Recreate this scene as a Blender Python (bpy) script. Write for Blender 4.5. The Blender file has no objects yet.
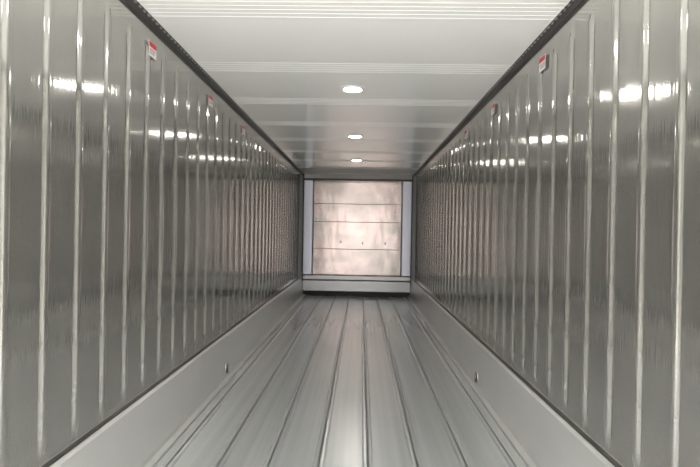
import bpy, bmesh, math, random
from mathutils import Vector, Matrix, Euler
random.seed(4)
S = bpy.context.scene
S.view_settings.view_transform = 'Standard'
S.view_settings.exposure = 0.0

HW=1.23; H=2.67; KT=0.39; Y0=-0.7; Y1=11.2

def mat(name, col, metal=0.0, rough=0.4, spec=0.5):
    m=bpy.data.materials.new(name); m.use_nodes=True
    b=m.node_tree.nodes['Principled BSDF']
    b.inputs['Base Color'].default_value=(*col,1); b.inputs['Metallic'].default_value=metal
    b.inputs['Roughness'].default_value=rough; b.inputs['Specular IOR Level'].default_value=spec
    return m
def N(m,t,**k):
    n=m.node_tree.nodes.new(t)
    for a,v in k.items(): setattr(n,a,v)
    return n
def L(m,a,b): m.node_tree.links.new(a,b)
def noise(m, scale_vec, scale=1.0, detail=3, rough=0.5):
    tc=N(m,'ShaderNodeTexCoord'); mp=N(m,'ShaderNodeMapping'); mp.inputs['Scale'].default_value=scale_vec
    n=N(m,'ShaderNodeTexNoise'); n.inputs['Scale'].default_value=scale; n.inputs['Detail'].default_value=detail
    n.inputs['Roughness'].default_value=rough
    L(m,tc.outputs['Object'],mp.inputs['Vector']); L(m,mp.outputs[0],n.inputs['Vector']); return n
def ramp(m,src,p0,c0,p1,c1):
    r=N(m,'ShaderNodeValToRGB'); e=r.color_ramp.elements
    e[0].position=p0; e[0].color=(*c0,1); e[1].position=p1; e[1].color=(*c1,1)
    L(m,src,r.inputs[0]); return r
def bsdf(m): return m.node_tree.nodes['Principled BSDF']
def bump(m,srcs):
    prev=None
    for s,st,d in srcs:
        b=N(m,'ShaderNodeBump'); b.inputs['Strength'].default_value=st; b.inputs['Distance'].default_value=d
        L(m,s,b.inputs['Height'])
        if prev: L(m,prev.outputs[0],b.inputs['Normal'])
        prev=b
    L(m,prev.outputs[0],bsdf(m).inputs['Normal'])

# ---- materials
m_wall=mat('ribbed_steel_panel',(.42,.40,.36),.84,.12)
n1=noise(m_wall,(1,6,.25),1.0,2); n2=noise(m_wall,(1,90,.4),1.0,2)
n3=noise(m_wall,(1,2.0,1.2),1.0,5,.6)
r=ramp(m_wall,n3.outputs[0],.3,(.49,.482,.455),.7,(.58,.57,.535)); L(m_wall,r.outputs[0],bsdf(m_wall).inputs['Base Color'])
r=ramp(m_wall,n3.outputs[0],.3,(.08,)*3,.75,(.12,)*3); L(m_wall,r.outputs[0],bsdf(m_wall).inputs['Roughness'])
bump(m_wall,[(n1.outputs[0],.5,.005),(n2.outputs[0],.65,.0012)])

m_kick=mat('brushed_aluminium_scuff_plate',(.62,.61,.58),.45,.33)
a=noise(m_kick,(1,1.2,60),1,3); c=noise(m_kick,(1,1.2,3),1,3,.5)
r=ramp(m_kick,c.outputs[0],.3,(.59,.585,.565),.7,(.67,.665,.645)); L(m_kick,r.outputs[0],bsdf(m_kick).inputs['Base Color'])
bump(m_kick,[(a.outputs[0],.2,.001)])

m_floor=mat('worn_aluminium_floor',(.55,.54,.52),.62,.27)
a=noise(m_floor,(16,.18,1),1,2,.5); c=noise(m_floor,(1.4,.5,1),1,3,.5)
mx=N(m_floor,'ShaderNodeMix',data_type='FLOAT'); mx.inputs[0].default_value=.35
L(m_floor,a.outputs[0],mx.inputs[2]); L(m_floor,c.outputs[0],mx.inputs[3])
r=ramp(m_floor,mx.outputs[0],.3,(.66,.675,.685),.7,(.86,.87,.87)); L(m_floor,r.outputs[0],bsdf(m_floor).inputs['Base Color'])

m_ceil=mat('white_gloss_ceiling_panel',(.93,.925,.90),0,.12)
a=noise(m_ceil,(2,5,1),1,3); bump(m_ceil,[(a.outputs[0],.12,.004)])
m_dark=mat('dark_grey_rail',(.07,.068,.065),.3,.45)
m_gap=mat('painted_gap_shade',(.02,.02,.02),0,.7)  # near-black puts the shade of open hollows into the colour
m_groove=mat('floor_joint_dark',(.10,.10,.098),.2,.5)  # darker grey for the groove bottoms
m_seal=mat('grey_sealant',(.25,.245,.23),0,.5)
m_back=mat('stainless_bulkhead',(.78,.70,.66),.9,.24)
a=noise(m_back,(1.6,1,.7),1,3); c=noise(m_back,(1,1,50),1,2); d=noise(m_back,(.9,1,1.6),1,4,.5)
r=ramp(m_back,d.outputs[0],.38,(.215,.19,.168),.62,(.34,.268,.245)); L(m_back,r.outputs[0],bsdf(m_back).inputs['Base Color'])
bump(m_back,[(a.outputs[0],.5,.04),(c.outputs[0],.15,.001)])
m_seam=mat('bulkhead_seam',(.42,.38,.35),.3,.5)
m_step=mat('aluminium_step',(.21,.202,.195),.8,.3)
c=noise(m_step,(2,1,30),1,4); bump(m_step,[(c.outputs[0],.3,.002)])
m_post=mat('pale_corner_post',(.58,.57,.63),.4,.35)
m_bezel=mat('lamp_bezel_white',(.85,.85,.83),0,.3)
m_em=bpy.data.materials.new('led_diffuser'); m_em.use_nodes=True
b=bsdf(m_em); b.inputs['Emission Color'].default_value=(1,.97,.91,1); b.inputs['Emission Strength'].default_value=90
m_white=mat('label_white',(.85,.83,.82),0,.4); m_red=mat('label_red',(.6,.03,.04),0,.4)
m_steel=mat('screw_steel',(.35,.34,.32),.9,.35)
m_ground=mat('concrete_yard',(.45,.44,.42),0,.85)
a=noise(m_ground,(.5,.5,1),1,6); r=ramp(m_ground,a.outputs[0],.3,(.50,.49,.47),.7,(.62,.61,.59)); L(m_ground,r.outputs[0],bsdf(m_ground).inputs['Base Color'])

def link(name,me,mats,smooth=False,parent=None):
    o=bpy.data.objects.new(name,me); S.collection.objects.link(o)
    for m in mats: me.materials.append(m)
    if smooth:
        for p in me.polygons: p.use_smooth=True
    if parent: o.parent=parent
    return o
def boxes(name,lst,mats,bev=0,parent=None):
    bm=bmesh.new()
    for x0,x1,y0,y1,z0,z1,mi in lst:
        g=bmesh.ops.create_cube(bm,size=1,matrix=Matrix.Translation(((x0+x1)/2,(y0+y1)/2,(z0+z1)/2))@Matrix.Diagonal((x1-x0,y1-y0,z1-z0,1)))
        for f in {f for v in g['verts'] for f in v.link_faces}: f.material_index=mi
    me=bpy.data.meshes.new(name); bm.to_mesh(me); bm.free()
    o=link(name,me,mats,parent=parent)
    if bev:
        md=o.modifiers.new('bevel','BEVEL'); md.width=bev; md.segments=2; md.limit_method='ANGLE'
    return o

# ---- side walls
def side_wall(name,side,first,step):
    prof=[(-.0290,0),(-.0250,.0006),(-.017,.0105),(-.013,.0125),(.013,.0125),(.017,.0105),(.0250,.0006),(.0290,0)]
    cols=[(Y0,0)]
    y=first
    while y-step>Y0+.1: y-=step
    beads=[]
    while y<Y1-.75:
        beads.append(y); y+=step
    for yb in beads:
        if yb!=beads[0]:
            cols.append((yb-step+.034,0)); cols.append((yb-.034,0))
        for dy,h in prof: cols.append((yb+dy,h))
    cols.append((beads[-1]+.034,0)); cols.append((Y1+.05,0))
    zb,zt=KT+.05,H-.135
    rows=[(KT-.10,0),(zb-.03,0)]+[(zb+t*.075,math.sin(t*math.pi/2)) for t in (0,.2,.4,.6,.8,1)]
    rows+=[(1.0,1),(1.6,1),(2.1,1)]+[(zt-t*.075,math.sin(t*math.pi/2)) for t in (1,.8,.6,.4,.2,0)]+[(zt+.03,0),(H+.02,0)]
    vs=[];fs=[]
    for yy,h in cols:
        for z,k in rows:
            vs.append((side*(HW-h*k),yy,z))
    nr=len(rows)
    for i in range(len(cols)-1):
        for j in range(nr-1):
            q=(i*nr+j,(i+1)*nr+j,(i+1)*nr+j+1,i*nr+j+1)
            fs.append(q if side<0 else q[::-1])
    me=bpy.data.meshes.new(name); me.from_pydata(vs,[],fs); me.update()
    o=link(name,me,[m_wall],smooth=True)
    return o
side_wall('wall_left',-1,2.07,.243)
side_wall('wall_right',1,2.10,.243)

# ---- scuff plates (baseboards)
def extrude_profile(name,pts,y0,y1,mats,parent=None):
    n=len(pts); vs=[(x,y0,z) for x,z in pts]+[(x,y1,z) for x,z in pts]
    fs=[(i,(i+1)%n,n+(i+1)%n,n+i) for i in range(n)]+[tuple(range(n))[::-1],tuple(range(n,2*n))]
    me=bpy.data.meshes.new(name); me.from_pydata(vs,[],fs)
    bm=bmesh.new(); bm.from_mesh(me); bmesh.ops.recalc_face_normals(bm,faces=bm.faces); bm.to_mesh(me); bm.free()
    return link(name,me,mats,parent=parent)
for side,nm in((-1,'baseboard_left'),(1,'baseboard_right')):
    root=bpy.data.objects.new(nm,None); S.collection.objects.link(root)
    segs=[Y0,.9,4.0,7.1,Y1-.06]
    for k in range(4):
        a0,a1=segs[k]+.001,segs[k+1]-.001
        p=[(side*(HW+.02),0),(side*1.115,0),(side*1.115,.014),(side*1.128,.020),(side*1.150,.022),(side*1.160,.04),(side*1.192,KT-.012),(side*1.205,KT),(side*(HW+.02),KT)]
        extrude_profile('scuff_panel_%d'%(k+1),p,a0,a1,[m_kick],root)
    extrude_profile('seal_bead',[(side*1.232,KT-.002),(side*1.212,KT-.002),(side*1.218,KT+.005),(side*1.232,KT+.007)],Y0,Y1-.06,[m_dark],root)
    xa,xb=sorted((side*1.108,side*1.116)); boxes('foot_joint',[(xa,xb,Y0,Y1-.2,-.002,.0015,0)],[m_seal],parent=root)

# ---- floor planks: raised lip and groove at every joint
pl=.296; W=1.14
js=[(-3.5+i)*pl for i in range(8)]
pr=[(-W-.10,0)]
for j in js:
    for dx,z in((-.034,0),(-.024,.009),(-.008,.010),(-.006,.008),(-.0055,-.008),(.0055,-.008),(.006,.008),(.008,.010),(.024,.009),(.034,0)):
        pr.append((j+dx,z))
pr.append((W+.10,0))
n=len(pr)
vs=[(x,Y0,z) for x,z in pr]+[(x,Y1+.05,z) for x,z in pr]
fs=[(i,i+1,n+i+1,n+i) for i in range(n-1)]
me=bpy.data.meshes.new('floor'); me.from_pydata(vs,[],fs)
fl=link('floor',me,[m_floor,m_groove])
for i,p in enumerate(me.polygons):
    if all(me.vertices[v].co.z<-.006 for v in p.vertices): p.material_index=1

# ---- ceiling with seam corrugations
pr=[(Y0,H)]
c=2.9-4*1.02
while c<Y1:
    for k in range(-2,3):
        y=c+k*.05
        if y<Y0+.05 or y>Y1-.05: continue
        for dy,z in((-.007,0),(-.004,-.002),(.004,-.002),(.007,0)): pr.append((y+dy,H+z))
    c+=1.02
pr.append((Y1+.05,H)); n=len(pr)
vs=[(-HW-.02,y,z) for y,z in pr]+[(HW+.02,y,z) for y,z in pr]
fs=[(i,i+1,n+i+1,n+i) for i in range(n-1)]
me=bpy.data.meshes.new('ceiling'); me.from_pydata(vs,[],fs)
link('ceiling',me,[m_ceil])

# ---- perforated rails at ceiling corners
for side,nm in((-1,'trim_1'),(1,'trim_2')):
    root=bpy.data.objects.new(nm,None); S.collection.objects.link(root)
    extrude_profile('rail',[(side*(HW+.01),H+.005),(side*1.190,H+.005),(side*1.190,H-.008),(side*1.202,H-.014),(side*1.212,H-.042),(side*(HW+.01),H-.046)],Y0,Y1-.06,[m_dark],root)
    l=[];y=Y0+.05
    while y<Y1-.1:
        xa,xb=sorted((side*1.188,side*1.197)); l.append((xa,xb,y,y+.022,H-.018,H-.009,0)); y+=.06
    boxes('slots',l,[m_steel],parent=root)

# ---- back wall assembly
back=bpy.data.objects.new('wall_back',None); S.collection.objects.link(back)
boxes('bulkhead_sheet',[(-HW-.02,HW+.02,Y1,Y1+.04,0,H+.01,0)],[m_back],parent=back)
zs=[.45,1.02,1.62,2.02,2.50]
l=[(-.97,.97,Y1-.025,Y1-.001,zs[i]+.003,zs[i+1]-.003,0) for i in range(4)]
boxes('bulkhead_panels',l,[m_back],.004,back)
boxes('panel_seams',[(-.97,.97,Y1-.018,Y1-.0005,z-.003,z+.003,0) for z in zs],[m_seam],parent=back)
l=[]
for s in(-1,1):
    xa,xb=sorted((s*.985,s*1.185)); l.append((xa,xb,Y1-.09,Y1-.001,.45,2.53,0))
boxes('corner_posts',l,[m_post],.01,back)
l=[]
for s in(-1,1):
    xa,xb=sorted((s*.962,s*.985)); l.append((xa,xb,Y1-.04,Y1-.001,.45,2.53,1))
    xa,xb=sorted((s*1.185,s*1.229)); l.append((xa,xb,Y1-.11,Y1-.001,.02,H-.01,0))
boxes('post_gaskets',l,[m_dark,m_seal],parent=back)
boxes('header_beam',[(-1.185,1.185,Y1-.16,Y1-.001,2.53,2.565,0),(-1.185,1.185,Y1-.10,Y1-.001,2.565,H-.005,1)],[m_dark,m_seam],.004,back)
boxes('kick_step',[(-1.18,1.18,Y1-.20,Y1-.001,.10,.34,0),(-1.18,1.18,Y1-.17,Y1-.001,.345,.45,0)],[m_step],.012,back)
boxes('floor_gap_shade',[(-1.18,1.18,Y1-.17,Y1-.002,.011,.10,0)],[m_gap],parent=back)  # black block paints the shade in the gap under the step
bm=bmesh.new()
for x,z in((-.36,1.17),(.12,1.15),(.62,1.15)):
    bmesh.ops.create_cone(bm,cap_ends=True,segments=14,radius1=.014,radius2=.014,depth=.03,matrix=Matrix.Translation((x,Y1-.032,z))@Matrix.Rotation(math.pi/2,4,'X'))
    bmesh.ops.create_cube(bm,size=1,matrix=Matrix.Translation((x+.005,Y1-.04,z+.015))@Matrix.Diagonal((.012,.02,.05,1)))
me=bpy.data.meshes.new('latch_knobs'); bm.to_mesh(me); bm.free(); link('latch_knobs',me,[m_dark],False,back)

# dark side posts on side walls near the bulkhead
for s,nm in((-1,'trim_3'),(1,'trim_4')):
    root=bpy.data.objects.new(nm,None); S.collection.objects.link(root)
    xa,xb=sorted((s*(HW-.014),s*(HW+.01)))
    boxes('post_plate',[(xa,xb,Y1-.62,Y1-.12,KT+.012,H-.07,0)],[m_dark],.004,root)
    xa,xb=sorted((s*(HW-.05),s*(HW-.012)))
    boxes('post_flange',[(xa,xb,Y1-.66,Y1-.62,KT+.012,H-.07,0),(xa,xb,Y1-.36,Y1-.33,KT+.012,H-.07,0)],[m_seal],.003,root)

# ---- ceiling downlights
def downlight(y,i):
    root=bpy.data.objects.new('ceiling_downlight' if i==0 else 'ceiling_downlight.%03d'%i,None); S.collection.objects.link(root)
    root.location=(-.015,y,H)
    bm=bmesh.new(); prof=[(.078,-.010),(.082,-.014),(.092,-.013),(.100,-.006),(.101,.0)]
    seg=40; ring=[]
    for rr,z in prof:
        ring.append([bm.verts.new((rr*math.cos(2*math.pi*k/seg),rr*math.sin(2*math.pi*k/seg),z)) for k in range(seg)])
    for a_,b_ in zip(ring,ring[1:]):
        for k in range(seg): bm.faces.new((a_[k],a_[(k+1)%seg],b_[(k+1)%seg],b_[k]))
    me=bpy.data.meshes.new('bezel'); bm.to_mesh(me); bm.free(); link('bezel',me,[m_bezel],True,root)
    bm=bmesh.new(); ring=[]
    for rr,z in((.079,-.010),(.06,-.015),(.03,-.018)):
        ring.append([bm.verts.new((rr*math.cos(2*math.pi*k/seg),rr*math.sin(2*math.pi*k/seg),z)) for k in range(seg)])
    for a_,b_ in zip(ring,ring[1:]):
        for k in range(seg): bm.faces.new((a_[k],a_[(k+1)%seg],b_[(k+1)%seg],b_[k]))
    bm.faces.new(ring[-1])
    me=bpy.data.meshes.new('diffuser'); bm.to_mesh(me); bm.free(); link('diffuser',me,[m_em],True,root)
for i,y in enumerate((.08,2.28,4.48,6.68,8.88)): downlight(y,i)

# ---- warning labels
li=0
def label(side,y,z):
    global li
    root=bpy.data.objects.new('warning_label' if li==0 else 'warning_label.%03d'%li,None); S.collection.objects.link(root); li+=1
    x=HW-.0125
    def q(x0,x1,y0,y1,z0,z1,i): 
        a_,b_=sorted((side*x0,side*x1)); return (a_,b_,y0,y1,z0,z1,i)
    w=.055;h=.045
    lst=[q(x-.0015,x,y-w,y+w,z-h,z+h,0),q(x-.0022,x-.0014,y-w+.003,y+w-.003,z+h-.034,z+h-.003,1)]
    for k in range(3):
        lst.append(q(x-.0022,x-.0014,y-w+.008,y+w-.012-.01*k,z-.006-k*.012,z-.001-k*.012,1 if k==0 else 2))
    boxes('label_sheet',lst,[m_white,m_red,m_seal],parent=root)
for s,lst in((-1,(3.08,4.28,5.5)),(1,(3.25,4.45,5.6))):
    for y in lst: label(s,y,H-.175)

# ---- tie-down fittings in the scuff plates
fi=0
for s,y in((-1,4.75),(1,4.65)):
    root=bpy.data.objects.new('tie_down_fitting' if fi==0 else 'tie_down_fitting.%03d'%fi,None); S.collection.objects.link(root); fi+=1
    root.location=(s*1.166,y,.09)
    bm=bmesh.new()
    def disc(r,d,x,mi):
        g=bmesh.ops.create_cone(bm,cap_ends=True,segments=24,radius1=r,radius2=r*.92,depth=d,matrix=Matrix.Translation((-s*x,0,0))@Matrix.Rotation(-s*math.pi/2,4,'Y'))
        for f in {f for v in g['verts'] for f in v.link_faces}: f.material_index=mi
    disc(.055,.012,.002,0); disc(.040,.004,.009,1)  # second disc is black, painting the shade inside the cup
    me=bpy.data.meshes.new('cup'); bm.to_mesh(me); bm.free(); link('cup',me,[m_steel,m_gap],False,root)
    bm=bmesh.new()
    bmesh.ops.create_cone(bm,cap_ends=True,segments=12,radius1=.007,radius2=.007,depth=.08,matrix=Matrix.Translation((-s*.016,0,0)))
    me=bpy.data.meshes.new('bar'); bm.to_mesh(me); bm.free(); link('bar',me,[m_steel],True,root)

# ---- outside yard (behind the camera, at the open doors)
bm=bmesh.new(); bmesh.ops.create_grid(bm,x_segments=2,y_segments=2,size=40)
me=bpy.data.meshes.new('ground'); bm.to_mesh(me); bm.free(); g=link('ground',me,[m_ground]); g.location=(0,0,-.25)

w=bpy.data.worlds.new('overcast_sky'); S.world=w; w.use_nodes=True
bg=w.node_tree.nodes['Background']; bg.inputs[0].default_value=(.96,.98,1,1); bg.inputs[1].default_value=6.3
sd=bpy.data.lights.new('bounce_sun','SUN'); sd.energy=18; sd.color=(1,.96,.91); sd.angle=math.radians(3)  # unseen sun, added so its bounce off yard and floor brightens the ceiling
so=bpy.data.objects.new('bounce_sun',sd); S.collection.objects.link(so)
so.rotation_euler=Vector((0.1,.55,-1)).to_track_quat('-Z','Y').to_euler(); so.location=(0,-6,8)

cam=bpy.data.cameras.new('camera'); cam.lens=26; cam.sensor_width=36; cam.clip_start=.02
co=bpy.data.objects.new('camera',cam); S.collection.objects.link(co); S.camera=co
co.location=(.08,0,1.40)
yaw=math.radians(1.22); pitch=math.radians(-.17); roll=math.radians(1.0)
R=Matrix.Rotation(yaw,4,'Z')@Matrix.Rotation(math.pi/2+pitch,4,'X')@Matrix.Rotation(roll,4,'Z')
co.matrix_world=Matrix.Translation(co.location)@R
